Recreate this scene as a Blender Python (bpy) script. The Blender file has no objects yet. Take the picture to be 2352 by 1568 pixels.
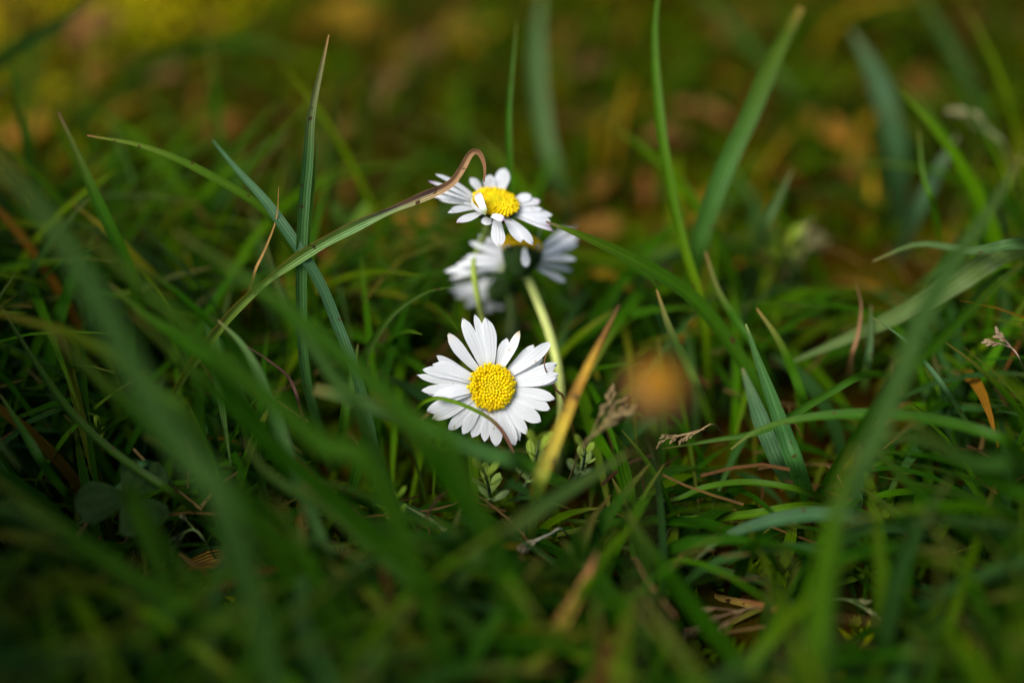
import bpy, math, random
import numpy as np
from mathutils import Vector, Matrix

random.seed(7)
rng = np.random.default_rng(11)
sc = bpy.context.scene
COL = sc.collection

# ---------------------------------------------------------------- camera
PITCH = math.radians(40)
FOC = 0.218                      # metres to the plane in focus
FWD = Vector((0, math.cos(PITCH), -math.sin(PITCH)))
UPV = Vector((0, math.sin(PITCH), math.cos(PITCH)))
RGT = Vector((1, 0, 0))
MID = Vector((0, 0, 0.029))      # centre of the picture on the plane in focus
LOC = MID - FWD * FOC
cd = bpy.data.cameras.new('camera')
cam = bpy.data.objects.new('camera', cd); COL.objects.link(cam)
cam.location = LOC
cam.rotation_euler = (math.radians(90) - PITCH, 0, 0)
cd.lens = 50; cd.sensor_width = 36
cd.clip_start = 0.01; cd.clip_end = 100
cd.dof.use_dof = True
cd.dof.focus_distance = FOC
cd.dof.aperture_fstop = 3.4
cd.dof.aperture_blades = 0
sc.camera = cam

# ---------------------------------------------------------------- light
SUN_EL, SUN_AZ = math.radians(54), math.radians(-115)   # azimuth from +Y towards +X
w = bpy.data.worlds.new('World'); sc.world = w; w.use_nodes = True
nt = w.node_tree; nt.nodes.clear()
sky = nt.nodes.new('ShaderNodeTexSky'); sky.sky_type = 'NISHITA'; sky.sun_disc = False
sky.sun_elevation = SUN_EL; sky.sun_rotation = SUN_AZ
sky.air_density = 1.0; sky.dust_density = 2.5; sky.ozone_density = 1.0
bg = nt.nodes.new('ShaderNodeBackground'); bg.inputs[1].default_value = 0.075
wo = nt.nodes.new('ShaderNodeOutputWorld')
nt.links.new(sky.outputs[0], bg.inputs[0]); nt.links.new(bg.outputs[0], wo.inputs[0])
sl = bpy.data.lights.new('sun', 'SUN'); sl.energy = 3.4; sl.angle = math.radians(42); sl.color = (1.0, 0.97, 0.90)
so = bpy.data.objects.new('sun', sl); COL.objects.link(so)
sdir = Vector((math.sin(SUN_AZ)*math.cos(SUN_EL), math.cos(SUN_AZ)*math.cos(SUN_EL), math.sin(SUN_EL)))
so.rotation_euler = sdir.to_track_quat('Z', 'Y').to_euler()
so.location = sdir * 2
sc.view_settings.view_transform = 'Standard'; sc.view_settings.look = 'None'
sc.view_settings.exposure = 0.92; sc.view_settings.gamma = 1
sc.view_settings.use_curve_mapping = False
sc.cycles.max_bounces = 8
sc.cycles.transparent_max_bounces = 8

# ---------------------------------------------------------------- helpers
K = 0.72 / 2352.0
def W(x, y, d=0.0):
    """point seen at (x, y), d millimetres beyond the plane in focus"""
    z = FOC + d * 0.001
    return LOC + (FWD + RGT * ((x - 1176) * K) + UPV * ((784 - y) * K)) * z
def G(x, y, z=-0.001):
    r = FWD + RGT * ((x - 1176) * K) + UPV * ((784 - y) * K)
    t = (z - LOC.z) / r.z
    return LOC + r * t
def project(p):
    v = p - LOC; z = v.dot(FWD)
    return 1176 + v.x / z / K, 784 - v.dot(UPV) / z / K, (z - FOC) * 1000

def tag(o, label=None, cat=None, group=None, kind=None):
    if label: o['label'] = label
    if cat: o['category'] = cat
    if group: o['group'] = group
    if kind: o['kind'] = kind
    return o
def empty(name, loc):
    o = bpy.data.objects.new(name, None); COL.objects.link(o); o.location = loc
    o.empty_display_size = 0.004
    return o

BLADES = []          # screen centre lines kept so that loose grass does not hide them
class MB:
    """collects vertices, faces, per-vertex colours and (u, v)"""
    def __init__(s): s.v = []; s.f = []; s.c = []; s.uv = []
    def grid(s, P, C, UV, closed=False):
        n, m = len(P), len(P[0]); b = len(s.v)
        for i in range(n):
            for j in range(m):
                s.v.append(tuple(P[i][j])); s.c.append(tuple(C[i][j])); s.uv.append(tuple(UV[i][j]))
        for i in range(n - 1):
            for j in range(m - 1 if not closed else m):
                k = (j + 1) % m
                s.f.append((b + i*m + j, b + i*m + k, b + (i+1)*m + k, b + (i+1)*m + j))
    def build(s, name, mat, parent=None, loc=None):
        me = bpy.data.meshes.new(name)
        v = np.array(s.v, dtype=float)
        origin = Vector((0, 0, 0)) if parent is None else parent.location
        if loc is not None: origin = Vector(loc)
        if parent is not None: origin = Vector(root_loc(parent))
        v = v - np.array(origin)
        me.from_pydata(v.tolist(), [], s.f)
        me.polygons.foreach_set('use_smooth', [True] * len(s.f))
        a = me.color_attributes.new('Col', 'FLOAT_COLOR', 'POINT')
        c = np.ones((len(s.v), 4)); c[:, :3] = np.array(s.c)[:, :3]
        a.data.foreach_set('color', c.ravel())
        uvl = me.uv_layers.new(name='UVMap')
        idx = np.zeros(len(me.loops), dtype=np.int32); me.loops.foreach_get('vertex_index', idx)
        uvl.data.foreach_set('uv', np.array(s.uv, dtype=float)[idx].ravel())
        me.materials.append(mat); me.update()
        o = bpy.data.objects.new(name, me); COL.objects.link(o)
        if parent is not None: o.parent = parent
        else: o.location = origin
        return o
def root_loc(o):
    p = Vector(o.location)
    while o.parent is not None:
        o = o.parent; p = p + Vector(o.location)
    return p

def spline(pts, n):
    """Catmull-Rom through pts (Vectors), n samples evenly along the length"""
    P = [pts[0] * 2 - pts[1]] + list(pts) + [pts[-1] * 2 - pts[-2]]
    out = []
    for i in range(1, len(P) - 2):
        for k in range(12):
            t = k / 12
            a, b, c, d = P[i-1], P[i], P[i+1], P[i+2]
            out.append(0.5 * ((2*b) + (c - a)*t + (2*a - 5*b + 4*c - d)*t*t + (3*b - a - 3*c + d)*t*t*t))
    out.append(P[-2])
    L = [0.0]
    for i in range(1, len(out)): L.append(L[-1] + (out[i] - out[i-1]).length)
    res = []; j = 0
    for k in range(n):
        s = L[-1] * k / (n - 1)
        while j < len(L) - 2 and L[j+1] < s: j += 1
        t = (s - L[j]) / max(1e-9, L[j+1] - L[j])
        res.append(out[j].lerp(out[j+1], min(1, t)))
    return res, L[-1]
def tangents(q):
    return [(q[min(i+1, len(q)-1)] - q[max(i-1, 0)]).normalized() for i in range(len(q))]

def mix(a, b, t): return tuple(a[i] + (b[i] - a[i]) * t for i in range(3))
def grad(stops, t):
    for i in range(len(stops) - 1):
        if t <= stops[i+1][0]:
            a, b = stops[i], stops[i+1]
            return mix(a[1], b[1], max(0, min(1, (t - a[0]) / max(1e-6, b[0] - a[0]))))
    return stops[-1][1]

# ---------------------------------------------------------------- materials
def new_mat(name):
    m = bpy.data.materials.new(name); m.use_nodes = True
    n = m.node_tree; n.nodes.clear(); return m, n
def N(nt, t, **kw):
    x = nt.nodes.new(t)
    for k, v in kw.items(): setattr(x, k, v)
    return x
def leafy(name, rough=0.42, transl=0.3, spec=0.5, vein=10.0, veinamp=0.25, bump=0.25, spot=0.0, spotcol=(.06,.03,.01), tgain=1.5, tyel=(1.0, 1.05, 0.45), mott=0.35):
    m, nt = new_mat(name); L = nt.links.new
    out = N(nt, 'ShaderNodeOutputMaterial')
    col = N(nt, 'ShaderNodeVertexColor'); col.layer_name = 'Col'
    uv = N(nt, 'ShaderNodeUVMap'); uv.uv_map = 'UVMap'
    sep = N(nt, 'ShaderNodeSeparateXYZ'); L(uv.outputs[0], sep.inputs[0])
    mul = N(nt, 'ShaderNodeMath', operation='MULTIPLY'); mul.inputs[1].default_value = vein * 2 * math.pi
    L(sep.outputs[0], mul.inputs[0])
    geo = N(nt, 'ShaderNodeTexCoord')
    nz = N(nt, 'ShaderNodeTexNoise'); nz.inputs['Scale'].default_value = 420; nz.inputs['Detail'].default_value = 3
    L(geo.outputs['Object'], nz.inputs['Vector'])
    add = N(nt, 'ShaderNodeMath', operation='MULTIPLY_ADD'); add.inputs[1].default_value = 5.0
    L(nz.outputs[0], add.inputs[0]); L(mul.outputs[0], add.inputs[2])
    sn = N(nt, 'ShaderNodeMath', operation='SINE'); L(add.outputs[0], sn.inputs[0])
    # brightness = 1 + veinamp*sin + mott*(noise-.5)
    a1 = N(nt, 'ShaderNodeMath', operation='MULTIPLY_ADD'); a1.inputs[1].default_value = veinamp * .5; a1.inputs[2].default_value = 1 - mott * .5
    L(sn.outputs[0], a1.inputs[0])
    a2 = N(nt, 'ShaderNodeMath', operation='MULTIPLY_ADD'); a2.inputs[1].default_value = mott
    L(nz.outputs[0], a2.inputs[0]); L(a1.outputs[0], a2.inputs[2])
    vm = N(nt, 'ShaderNodeVectorMath', operation='SCALE'); L(col.outputs[0], vm.inputs[0]); L(a2.outputs[0], vm.inputs['Scale'])
    cout = vm.outputs[0]
    if spot > 0:
        n2 = N(nt, 'ShaderNodeTexNoise'); n2.inputs['Scale'].default_value = 700; n2.inputs['Detail'].default_value = 2
        L(geo.outputs['Object'], n2.inputs['Vector'])
        r = N(nt, 'ShaderNodeMapRange'); r.inputs[1].default_value = .70 - spot * .1; r.inputs[2].default_value = .76 - spot * .1
        L(n2.outputs[0], r.inputs[0])
        mx = N(nt, 'ShaderNodeMix', data_type='RGBA'); L(r.outputs[0], mx.inputs['Factor'])
        L(cout, mx.inputs['A']); mx.inputs['B'].default_value = (*spotcol, 1)
        cout = mx.outputs['Result']
    bp = N(nt, 'ShaderNodeBump'); bp.inputs['Strength'].default_value = bump; bp.inputs['Distance'].default_value = 0.00012
    L(sn.outputs[0], bp.inputs['Height'])
    pb = N(nt, 'ShaderNodeBsdfPrincipled'); pb.inputs['Roughness'].default_value = rough
    pb.inputs['Specular IOR Level'].default_value = spec
    L(cout, pb.inputs['Base Color']); L(bp.outputs[0], pb.inputs['Normal'])
    tr = N(nt, 'ShaderNodeBsdfTranslucent')
    tc = N(nt, 'ShaderNodeVectorMath', operation='MULTIPLY'); L(cout, tc.inputs[0])
    tc.inputs[1].default_value = tuple(tgain * v for v in tyel)
    L(tc.outputs[0], tr.inputs[0]); L(bp.outputs[0], tr.inputs['Normal'])
    ms = N(nt, 'ShaderNodeMixShader'); ms.inputs[0].default_value = transl
    L(pb.outputs[0], ms.inputs[1]); L(tr.outputs[0], ms.inputs[2]); L(ms.outputs[0], out.inputs[0])
    return m
M_BLADE = leafy('grass_blade_surface', rough=.42, transl=.40, spec=.11, vein=4, veinamp=.14, bump=.28, spot=.3)
M_SOFT = leafy('broad_blade_surface', rough=.55, transl=.48, spec=.02, vein=4, veinamp=.14, bump=.3, mott=.5, tyel=(.9, 1.05, .3))
M_LOOSE = leafy('loose_grass_surface', rough=.5, transl=.40, spec=.03, vein=3, veinamp=.2, bump=.4, spot=.1)
M_DRY = leafy('dry_blade_surface', rough=.6, transl=.25, spec=.25, vein=5, veinamp=.4, bump=.6, spot=.8, mott=.7, tyel=(1, .9, .6), tgain=1.2)
M_PETAL = leafy('petal_surface', rough=.6, transl=.42, spec=.2, vein=4, veinamp=.035, bump=.12, mott=.09, spot=.12, spotcol=(.5,.42,.3), tyel=(1, 1, 1), tgain=1.0)
M_STEM = leafy('stem_surface', rough=.7, transl=.15, spec=.1, vein=5, veinamp=.2, bump=.4, mott=.75)
M_BRACT = leafy('bract_surface', rough=.6, transl=.2, spec=.06, vein=3, veinamp=.3, bump=.4)
M_DISC = leafy('floret_surface', rough=.6, transl=.3, spec=.2, vein=1, veinamp=0.0, bump=.05, mott=.35, tyel=(1, .8, .2), tgain=1.0)
M_MOSS = leafy('moss_surface', rough=.6, transl=.35, spec=.0, vein=1, veinamp=.1, bump=.1, tyel=(1.0, .95, .1))
M_DEAD = leafy('dead_leaf_surface', rough=.65, transl=.25, spec=.03, vein=6, veinamp=.4, bump=.8, spot=.8, mott=.8, tyel=(1, .85, .5), tgain=1.2)

def soil_mat():
    m, nt = new_mat('soil'); L = nt.links.new
    out = N(nt, 'ShaderNodeOutputMaterial'); pb = N(nt, 'ShaderNodeBsdfPrincipled'); pb.inputs['Roughness'].default_value = .9; pb.inputs['Specular IOR Level'].default_value = 0.0
    tc = N(nt, 'ShaderNodeTexCoord')
    n1 = N(nt, 'ShaderNodeTexNoise'); n1.inputs['Scale'].default_value = 45; n1.inputs['Detail'].default_value = 8
    n2 = N(nt, 'ShaderNodeTexNoise'); n2.inputs['Scale'].default_value = 400; n2.inputs['Detail'].default_value = 6
    L(tc.outputs['Object'], n1.inputs[0]); L(tc.outputs['Object'], n2.inputs[0])
    r = N(nt, 'ShaderNodeValToRGB'); e = r.color_ramp.elements
    e[0].position = .35; e[0].color = (.012, .007, .0002, 1); e[1].position = .62; e[1].color = (.050, .055, .0003, 1)
    x = r.color_ramp.elements.new(.5); x.color = (.045, .022, .0015, 1)
    L(n1.outputs[0], r.inputs[0])
    mx = N(nt, 'ShaderNodeMix', data_type='RGBA', blend_type='MULTIPLY'); mx.inputs[0].default_value = .7
    L(r.outputs[0], mx.inputs['A']); L(n2.outputs['Color'], mx.inputs['B'])
    L(mx.outputs['Result'], pb.inputs['Base Color'])
    b = N(nt, 'ShaderNodeBump'); b.inputs['Strength'].default_value = 1; b.inputs['Distance'].default_value = .0015
    L(n2.outputs[0], b.inputs['Height']); L(b.outputs[0], pb.inputs['Normal']); L(pb.outputs[0], out.inputs[0])
    return m

# ---------------------------------------------------------------- the ground
def ground():
    xs = np.concatenate([[-60, -8, -2], np.linspace(-.7, .7, 90), [2, 8, 60]])
    ys = np.concatenate([[-40, -6, -1], np.linspace(-.45, 1.1, 100), [3, 10, 80]])
    mb = MB(); P = []; C = []; U = []
    for y in ys:
        row = []
        for x in xs:
            z = -0.0015 + 0.0015 * math.sin(x * 61 + 1.3) * math.sin(y * 53) + 0.001 * math.sin(x * 143 + y * 97)
            row.append((x, y, min(z, 0.0006)))
        P.append(row); C.append([(1, 1, 1)] * len(xs)); U.append([(x, y) for x in xs])
    mb.grid(P, C, U)
    o = mb.build('ground', soil_mat()); tag(o, kind='structure')
ground()

# ---------------------------------------------------------------- blade shape
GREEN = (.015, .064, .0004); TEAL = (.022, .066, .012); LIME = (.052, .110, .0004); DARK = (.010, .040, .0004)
OLIVE = (.050, .055, .0004); STRAW = (.36, .20, .065); ORANGE = (.42, .19, .03); BROWN = (.16, .075, .04); YEL = (.40, .28, .03)
def ribbon(mb, q, L, width, stops, roll=0.0, twist=0.0, fold=.35, tip=.28, base_w=.75, m=5, facing=None, wav=0.0, blunt=0.06, edge=None):
    n = len(q); T = tangents(q); P = []; C = []; U = []
    ph = random.uniform(0, 6)
    for i in range(n):
        t = i / (n - 1)                        # 0 tip .. 1 base
        f = facing if facing is not None else (LOC - q[i]).normalized()
        s = T[i].cross(f)
        if s.length < 1e-4: s = Vector((1, 0, 0))
        s.normalize(); nn = s.cross(T[i]).normalized()
        a = roll + twist * t
        s2 = s * math.cos(a) + nn * math.sin(a); n2 = nn * math.cos(a) - s * math.sin(a)
        wd = width * (min(1.0, (t / tip + blunt)) ** 0.75) * (1 - (1 - base_w) * max(0, (t - .5) * 2))
        if wav: wd *= 1 + wav * math.sin(t * 23 + ph) + wav * .6 * math.sin(t * 51 + ph * 2)
        row = []; cr = []; ur = []
        for j in range(m):
            v = j / (m - 1) * 2 - 1
            row.append(q[i] + s2 * (v * wd * .5) - n2 * (abs(v) * 0.0 + (1 - abs(v)) * fold * wd * .5))
            cc = grad(stops, t)
            if edge and v < -.2: cc = grad(edge[0], t)
            if edge and v > .8: cc = grad(edge[1], t)
            k = 1.0 + (.22 if abs(v) < .1 else 0)
            cr.append(tuple(min(1, x * k) for x in cc)); ur.append(((v + 1) / 2, t))
        P.append(row); C.append(cr); U.append(ur)
    mb.grid(P, C, U)

def blade(pts, wmm, stops, label, base=None, name='grass_blade', cat='grass blade', mat=None, group='tall blades of the lawn', ns=44, **kw):
    """pts: (x, y, d) from tip down; base: (x, y) on the ground"""
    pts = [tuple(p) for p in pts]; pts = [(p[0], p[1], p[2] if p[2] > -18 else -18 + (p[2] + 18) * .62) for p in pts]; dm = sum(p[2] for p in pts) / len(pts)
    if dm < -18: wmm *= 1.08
    P = [W(*p) for p in pts]
    if base is not None: P.append(G(*base))
    q, L = spline(P, ns)
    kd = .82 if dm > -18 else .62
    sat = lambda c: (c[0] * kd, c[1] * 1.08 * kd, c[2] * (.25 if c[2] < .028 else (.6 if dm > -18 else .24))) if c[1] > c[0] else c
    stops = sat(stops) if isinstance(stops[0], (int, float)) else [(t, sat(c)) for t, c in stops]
    if isinstance(stops[0], (int, float)): 
        c = stops; stops = [(0, mix(c, STRAW, .35)), (.05, mix(c, (.2, .2, .05), .15)), (.2, c), (1, mix(c, LIME, .15))]
    mb = MB(); kw.setdefault('roll', random.uniform(-.5, .5)); kw.setdefault('twist', random.uniform(-.6, .6))
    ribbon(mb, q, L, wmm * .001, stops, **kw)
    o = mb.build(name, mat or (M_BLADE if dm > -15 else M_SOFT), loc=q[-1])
    tag(o, label, cat, group)
    BLADES.append([project(p) for p in q[::max(1, ns // 12)]])
    return o

# ---------------------------------------------------------------- tubes
def tube(mb, q, r0, r1, stops, m=8):
    T = tangents(q); n = len(q); P = []; C = []; U = []
    ref = Vector((0.3, 1, 0.1)).normalized()
    for i in range(n):
        t = i / (n - 1); a = T[i].cross(ref).normalized(); b = T[i].cross(a)
        r = r0 + (r1 - r0) * t
        P.append([q[i] + (a * math.cos(k * 2 * math.pi / m) + b * math.sin(k * 2 * math.pi / m)) * r for k in range(m)])
        C.append([grad(stops, t)] * m); U.append([(k / m, t) for k in range(m)])
    mb.grid(P, C, U, closed=True)

# ---------------------------------------------------------------- daisies
WHITE = (.83, .845, .88)
def petal_mesh(mb, base, tip, nrm, w, bow=0.0, cup=.18, notch=.03, tipcol=None, n=16, m=11, narrow=.42, roll=0.0, curl=0.0, seed=0):
    r = random.Random(seed); d = tip - base; L = d.length; d.normalize()
    side = d.cross(nrm).normalized(); up = side.cross(d).normalized()
    side, up = side * math.cos(roll) + up * math.sin(roll), up * math.cos(roll) - side * math.sin(roll)
    lob = [r.uniform(.2, 1) for _ in range(3)]; skew = r.uniform(-.35, .35); wig = r.uniform(-.04, .04)
    P = []; C = []; U = []
    for i in range(n):
        t = (i / (n - 1)); t = 1 - (1 - t) ** 1.35
        wd = narrow + (1 - narrow) * min(1, t / .62) ** .8
        if t > .60: wd *= max(0.0, 1 - ((t - .60) / .40) ** 2.2) ** .62
        wd = max(wd, .16 if i == n - 1 else .02)
        row = []; cr = []; ur = []
        for j in range(m):
            v = j / (m - 1) * 2 - 1
            nt_ = notch * L * (1.0 if j not in (0, m - 1) else .4) * (0.5 - .5 * math.cos(3 * math.pi * v)) * lob[min(2, int((v + 1) * 1.5))] * max(0, (t - .75) / .25) ** 2
            x = t * L * (1 - .02 * r.random() * (t > .9)) - nt_ + skew * v * .04 * L * t
            y = v * wd * w * .5 + wig * L * math.sin(t * math.pi)
            z = bow * L * 4 * t * (1 - t) - cup * w * (v * v) * (wd) + curl * L * max(0, t - .5) ** 2 * 4 * .25
            z += (-.020 * w * wd * max(0, 1 - min(abs(v - .33), abs(v + .33)) * 6)) + .03 * w * math.sin(t * 7 + seed) * v
            row.append(base + d * x + side * y + up * z)
            c = mix((.34, .40, .16), WHITE, min(1, t / .20)); g_ = .93 + .07 * math.cos(5 * math.pi * v + seed) * (1 if t < .9 else .3) - .03 * r.random(); c = tuple(k_ * g_ for k_ in c)
            if tipcol and t > .72: c = mix(c, tipcol, ((t - .72) / .28) ** 1.5)
            cr.append(c); ur.append(((v + 1) / 2, t))
        P.append(row); C.append(cr); U.append(ur)
    mb.grid(P, C, U)

def sphere_pts(mb, c, ax, r, rl, col, seg=6, rings=4, col2=None):
    ax = ax.normalized(); a = ax.orthogonal().normalized(); b = ax.cross(a); P = []; C = []; U = []
    for i in range(rings + 1):
        th = math.pi * i / rings; rr = max(.03, math.sin(th)); z = -math.cos(th)
        P.append([c + ax * (z * rl) + (a * math.cos(2*math.pi*k/seg) + b * math.sin(2*math.pi*k/seg)) * (rr * r) for k in range(seg)])
        C.append([mix(col, col2 or col, i / rings)] * seg); U.append([(k / seg, i / rings) for k in range(seg)])
    mb.grid(P, C, U, closed=True)

def disc_mesh(mb, C0, nrm, R, nfl=190, dome=.42, fine=True):
    nrm = nrm.normalized(); a = nrm.orthogonal().normalized(); b = nrm.cross(a)
    # base cushion
    P = []; Cc = []; U = []
    for i in range(8):
        th = i / 7 * math.pi / 2; rr = math.sin(th) * .95 + .001
        P.append([C0 + nrm * (R * dome * math.cos(th) - R*.01) + (a * math.cos(k*math.pi/12) + b * math.sin(k*math.pi/12)) * R * rr for k in range(24)])
        Cc.append([(.9, .60, .004)] * 24); U.append([(k / 24, i / 7) for k in range(24)])
    mb.grid(P, Cc, U, closed=True)
    for k in range(nfl):
        f = (k + .5) / nfl; rr = math.sqrt(f); th = k * 2.399963
        jr = random.uniform(-.012, .012)
        z = dome * math.sqrt(max(0, 1 - (rr * .97) ** 2)) 
        out = (a * math.cos(th) + b * math.sin(th))
        p = C0 + out * R * (rr + jr) + nrm * R * z
        ax = (nrm * (1.0 - .45 * rr) + out * rr * .75 * (1 if rr > .3 else .5)).normalized()
        s = R * (.078 if rr > .55 else .066 + .02 * rr) * random.uniform(.88, 1.1)
        hue = random.random()
        top = mix((.99, .86, .002), (.98, .72, .001), hue) if rr > .45 else mix((.97, .86, .002), (.97, .76, .002), hue)
        kk = random.uniform(.80, 1.0); top = (top[0] * kk * (.90 if rr < .35 else 1), top[1] * kk, top[2])
        s *= (.92 if rr < .3 else 1.08)
        ln = s * (1.0 if rr < .62 else random.uniform(1.5, 2.2))
        sphere_pts(mb, p + ax * ln * .45, ax, s, ln, mix(top, (.8, .42, .0), .35), seg=8 if fine else 6, rings=6 if fine else 4, col2=top)
        if rr > .66 and fine:          # open florets: five tiny lobes
            q = ax.orthogonal().normalized(); q2 = ax.cross(q); o0 = p + ax * ln * 1.25; ph = random.uniform(0, 6)
            for j in range(5):
                aa = ph + j * 2 * math.pi / 5; dd = q * math.cos(aa) + q2 * math.sin(aa)
                sphere_pts(mb, o0 + dd * s * .8, (dd * .8 + ax), s * .34, s * .62, top, seg=5, rings=3)

def involucre_mesh(mb, C0, nrm, R, nb=13, col=(.022, .050, .010), flare=.25, ln=1.0):
    nrm = nrm.normalized(); a = nrm.orthogonal().normalized(); b = nrm.cross(a)
    P = []; C = []; U = []
    for i in range(8):
        t = i / 7; rr = .18 + .85 * math.sin(t * math.pi / 2) ** .8
        P.append([C0 + nrm * R * (-ln + t * (ln - .05)) + (a * math.cos(k*math.pi/10) + b * math.sin(k*math.pi/10)) * R * rr for k in range(20)])
        C.append([col] * 20); U.append([(k / 2.0, t) for k in range(20)])
    mb.grid(P, C, U, closed=True)
    for k in range(nb * 2):
        th = k * math.pi / nb + random.uniform(-.05, .05); o = a * math.cos(th) + b * math.sin(th); s = nrm.cross(o)
        P = []; C = []; U = []
        lay = 1.02 if k % 2 else 1.07
        for i in range(7):
            t = i / 6; rr = (.2 + .85 * math.sin(min(1, t * .95) * math.pi / 2) ** .8) * lay + flare * max(0, t - .7)
            wd = .36 * R * (1 - abs(t - .45) * 1.0) * (1 if t < .95 else .25)
            row = [C0 + nrm * R * (-ln + t * (ln + .15)) + o * R * rr * (1 - .04 * abs(v)) + s * wd * v * .5 for v in (-1, 0, 1)]
            P.append(row); C.append([mix(col, (.05, .09, .02), t * .6 * (1 if v else .3)) for v in (-1, 0, 1)]); U.append([(.5 + v / 2, t) for v in (-1, 0, 1)])
        mb.grid(P, C, U)

def camvec(x, y, z): return (RGT * x + UPV * y - FWD * z).normalized()     # z towards the camera

def daisy(center, nrm, R, petals, label, stem, stem_cols, disc_on=True, fine=True, inv_col=(.022, .050, .010), stem_r=(.0007, .0008), nfl=190, dome=.42, group='lawn daisies', rim=.82, inv_len=1.0):
    C0 = W(*center); nrm = nrm.normalized()
    spts = [C0 - nrm * R * inv_len * .95] + [W(*p) for p in stem[:-1]] + [G(*stem[-1])]
    root = empty('daisy', spts[-1]); tag(root, label, 'daisy', group)
    q, L = spline(spts, 30); BLADES.append([project(p) for p in q]); mb = MB(); tube(mb, q, stem_r[0], stem_r[1], stem_cols)
    # short downy hairs on the stalk
    T = tangents(q)
    for k in range(420):
        i = random.randrange(1, len(q) - 1); a = T[i].orthogonal().normalized(); a.rotate(Matrix.Rotation(random.uniform(0, 6.28), 3, T[i]))
        p = q[i].lerp(q[i+1], random.random()) + a * stem_r[0] * .95; e = p + (a + T[i] * random.uniform(-.4, .4)) * random.uniform(.0003, .0007)
        s = T[i].cross(a) * .000022; b = len(mb.v)
        mb.v += [tuple(p - s), tuple(p + s), tuple(e)]; mb.c += [(.3, .36, .2)] * 3; mb.uv += [(0, 0), (1, 0), (.5, 1)]; mb.f.append((b, b+1, b+2))
    mb.build('stem', M_STEM, root)
    mb = MB(); involucre_mesh(mb, C0 - nrm * R * .12, nrm, R * .93, col=inv_col, ln=inv_len); mb.build('involucre', M_BRACT, root)
    if disc_on:
        mb = MB(); disc_mesh(mb, C0, nrm, R, nfl=nfl, fine=fine, dome=dome); mb.build('disc', M_DISC, root)
    for k, p in enumerate(petals):
        o = dict(lift=0.0, bow=.03, d=None, tipcol=None, z=0.0, roll=0.0, curl=0.0, narrow=.38, cup=.03 * (-1 if k % 3 == 0 else 1), notch=.07)
        o.update(p[3] if len(p) > 3 else {})
        if o['d'] is None:
            r = (W(p[0], p[1], 0) - LOC); cc = C0 + nrm * (o['lift'] * .001)
            t = (cc - LOC).dot(nrm) / r.dot(nrm); tip = LOC + r * t
        else: tip = W(p[0], p[1], o['d'])
        rad = (tip - C0); rad = rad - nrm * rad.dot(nrm)
        if 'from' in o:
            bq = W(*o['from'])
        else:
            bq = C0 + rad.normalized() * R * rim - nrm * R * .10 + nrm * (o['z'] * .001)
        mb = MB(); petal_mesh(mb, bq, tip, o.get('nrm', nrm), p[2] * .001, bow=o['bow'], cup=o['cup'], notch=o['notch'], tipcol=o['tipcol'], roll=o['roll'], curl=o['curl'], narrow=o['narrow'], seed=k * 7 + int(center[0]))
        mb.build('petal', M_PETAL, root)
    return root

def c2(x, y): return ((960 + x / 3.2667) / 1.08844, (720 + y / 3.2667) / 1.08844)
def c1(x, y): return ((960 + x / 3.92) / 1.08844, (340 + y / 3.92) / 1.08844)
PURP = (.38, .20, .36); TAN = (.45, .36, .2)
# front daisy: tips traced petal by petal; z puts a petal under (-) or over (+) its neighbours
F = [(740,208,66,dict(z=.15,lift=1.0)), (832,236,108,dict(z=.30,lift=1.0)), (640,238,92,dict(z=.0,lift=.9)), (518,368,88,dict(z=.25,lift=.9,tipcol=(.7,.66,.58))),
     (424,548,72,dict(z=.1,lift=.6,roll=.3)), (392,618,90,dict(z=.3,lift=.6)), (306,658,78,dict(z=.05,lift=.4)), (264,712,62,dict(z=-.25,lift=.1)),
     (300,832,74,dict(z=-.2,lift=.2)), (396,892,92,dict(z=.4,lift=1.2,bow=.08,roll=-.35)), (345,1012,98,dict(z=.0,lift=.0)), (480,886,84,dict(z=.2,lift=1.2,roll=-.3)),
     (390,1074,92,dict(z=.2,lift=.2,tipcol=(.62,.58,.4))), (526,1162,88,dict(z=.1,lift=0)), (642,1196,80,dict(z=.25,lift=.1)), (720,1225,84,dict(z=-.1,lift=-.2)),
     (815,1254,74,dict(z=.1,lift=0)), (918,1296,96,dict(z=.25,lift=.1)), (1078,1285,92,dict(z=.3,lift=.2)), (1116,1246,64,dict(z=-.2,lift=-.3)),
     (1172,1192,80,dict(z=.1,lift=.1)), (1282,1096,106,dict(z=.25,lift=.3)), (1358,992,92,dict(z=.1,lift=.3)), (1402,902,84,dict(z=.2,lift=.4)),
     (1436,700,92,dict(z=.32,lift=.6)), (1430,745,70,dict(z=-.1,lift=.2)), (1424,612,88,dict(z=.0,lift=.5)), (1364,440,92,dict(z=.3,lift=.9)), (1232,462,74,dict(z=-.2,lift=.3)),
     (1108,342,74,dict(z=.35,lift=1.4,roll=.5,tipcol=(.55,.45,.25))), (1010,408,76,dict(z=-.1,lift=.5)), (1305,574,56,dict(z=-.5,lift=-.5)), (352,864,60,dict(z=-.5,lift=-.4)),
     (890,1150,60,dict(z=-.5,lift=-.8)), (455,690,60,dict(z=-.6,lift=-.5)), (1180,1010,60,dict(z=-.6,lift=-.6))]
SC2 = 1.06 / 3.2667 / 1.08844 * K * FOC * 1000
daisy((*c2(882, 806), 0), camvec(.02, .10, 1), 3.15e-3, [(*c2(x, y), wd * SC2 * 1.08, dict(o)) for x, y, wd, o in F],
      'white daisy facing the camera, lowest and sharpest of the daisies', [(1120, 930, 9), (1128, 1060, 22), (1135, 1140)],
      [(0, (.10, .16, .03)), (1, (.06, .12, .02))], nfl=165, dome=.32)

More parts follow.
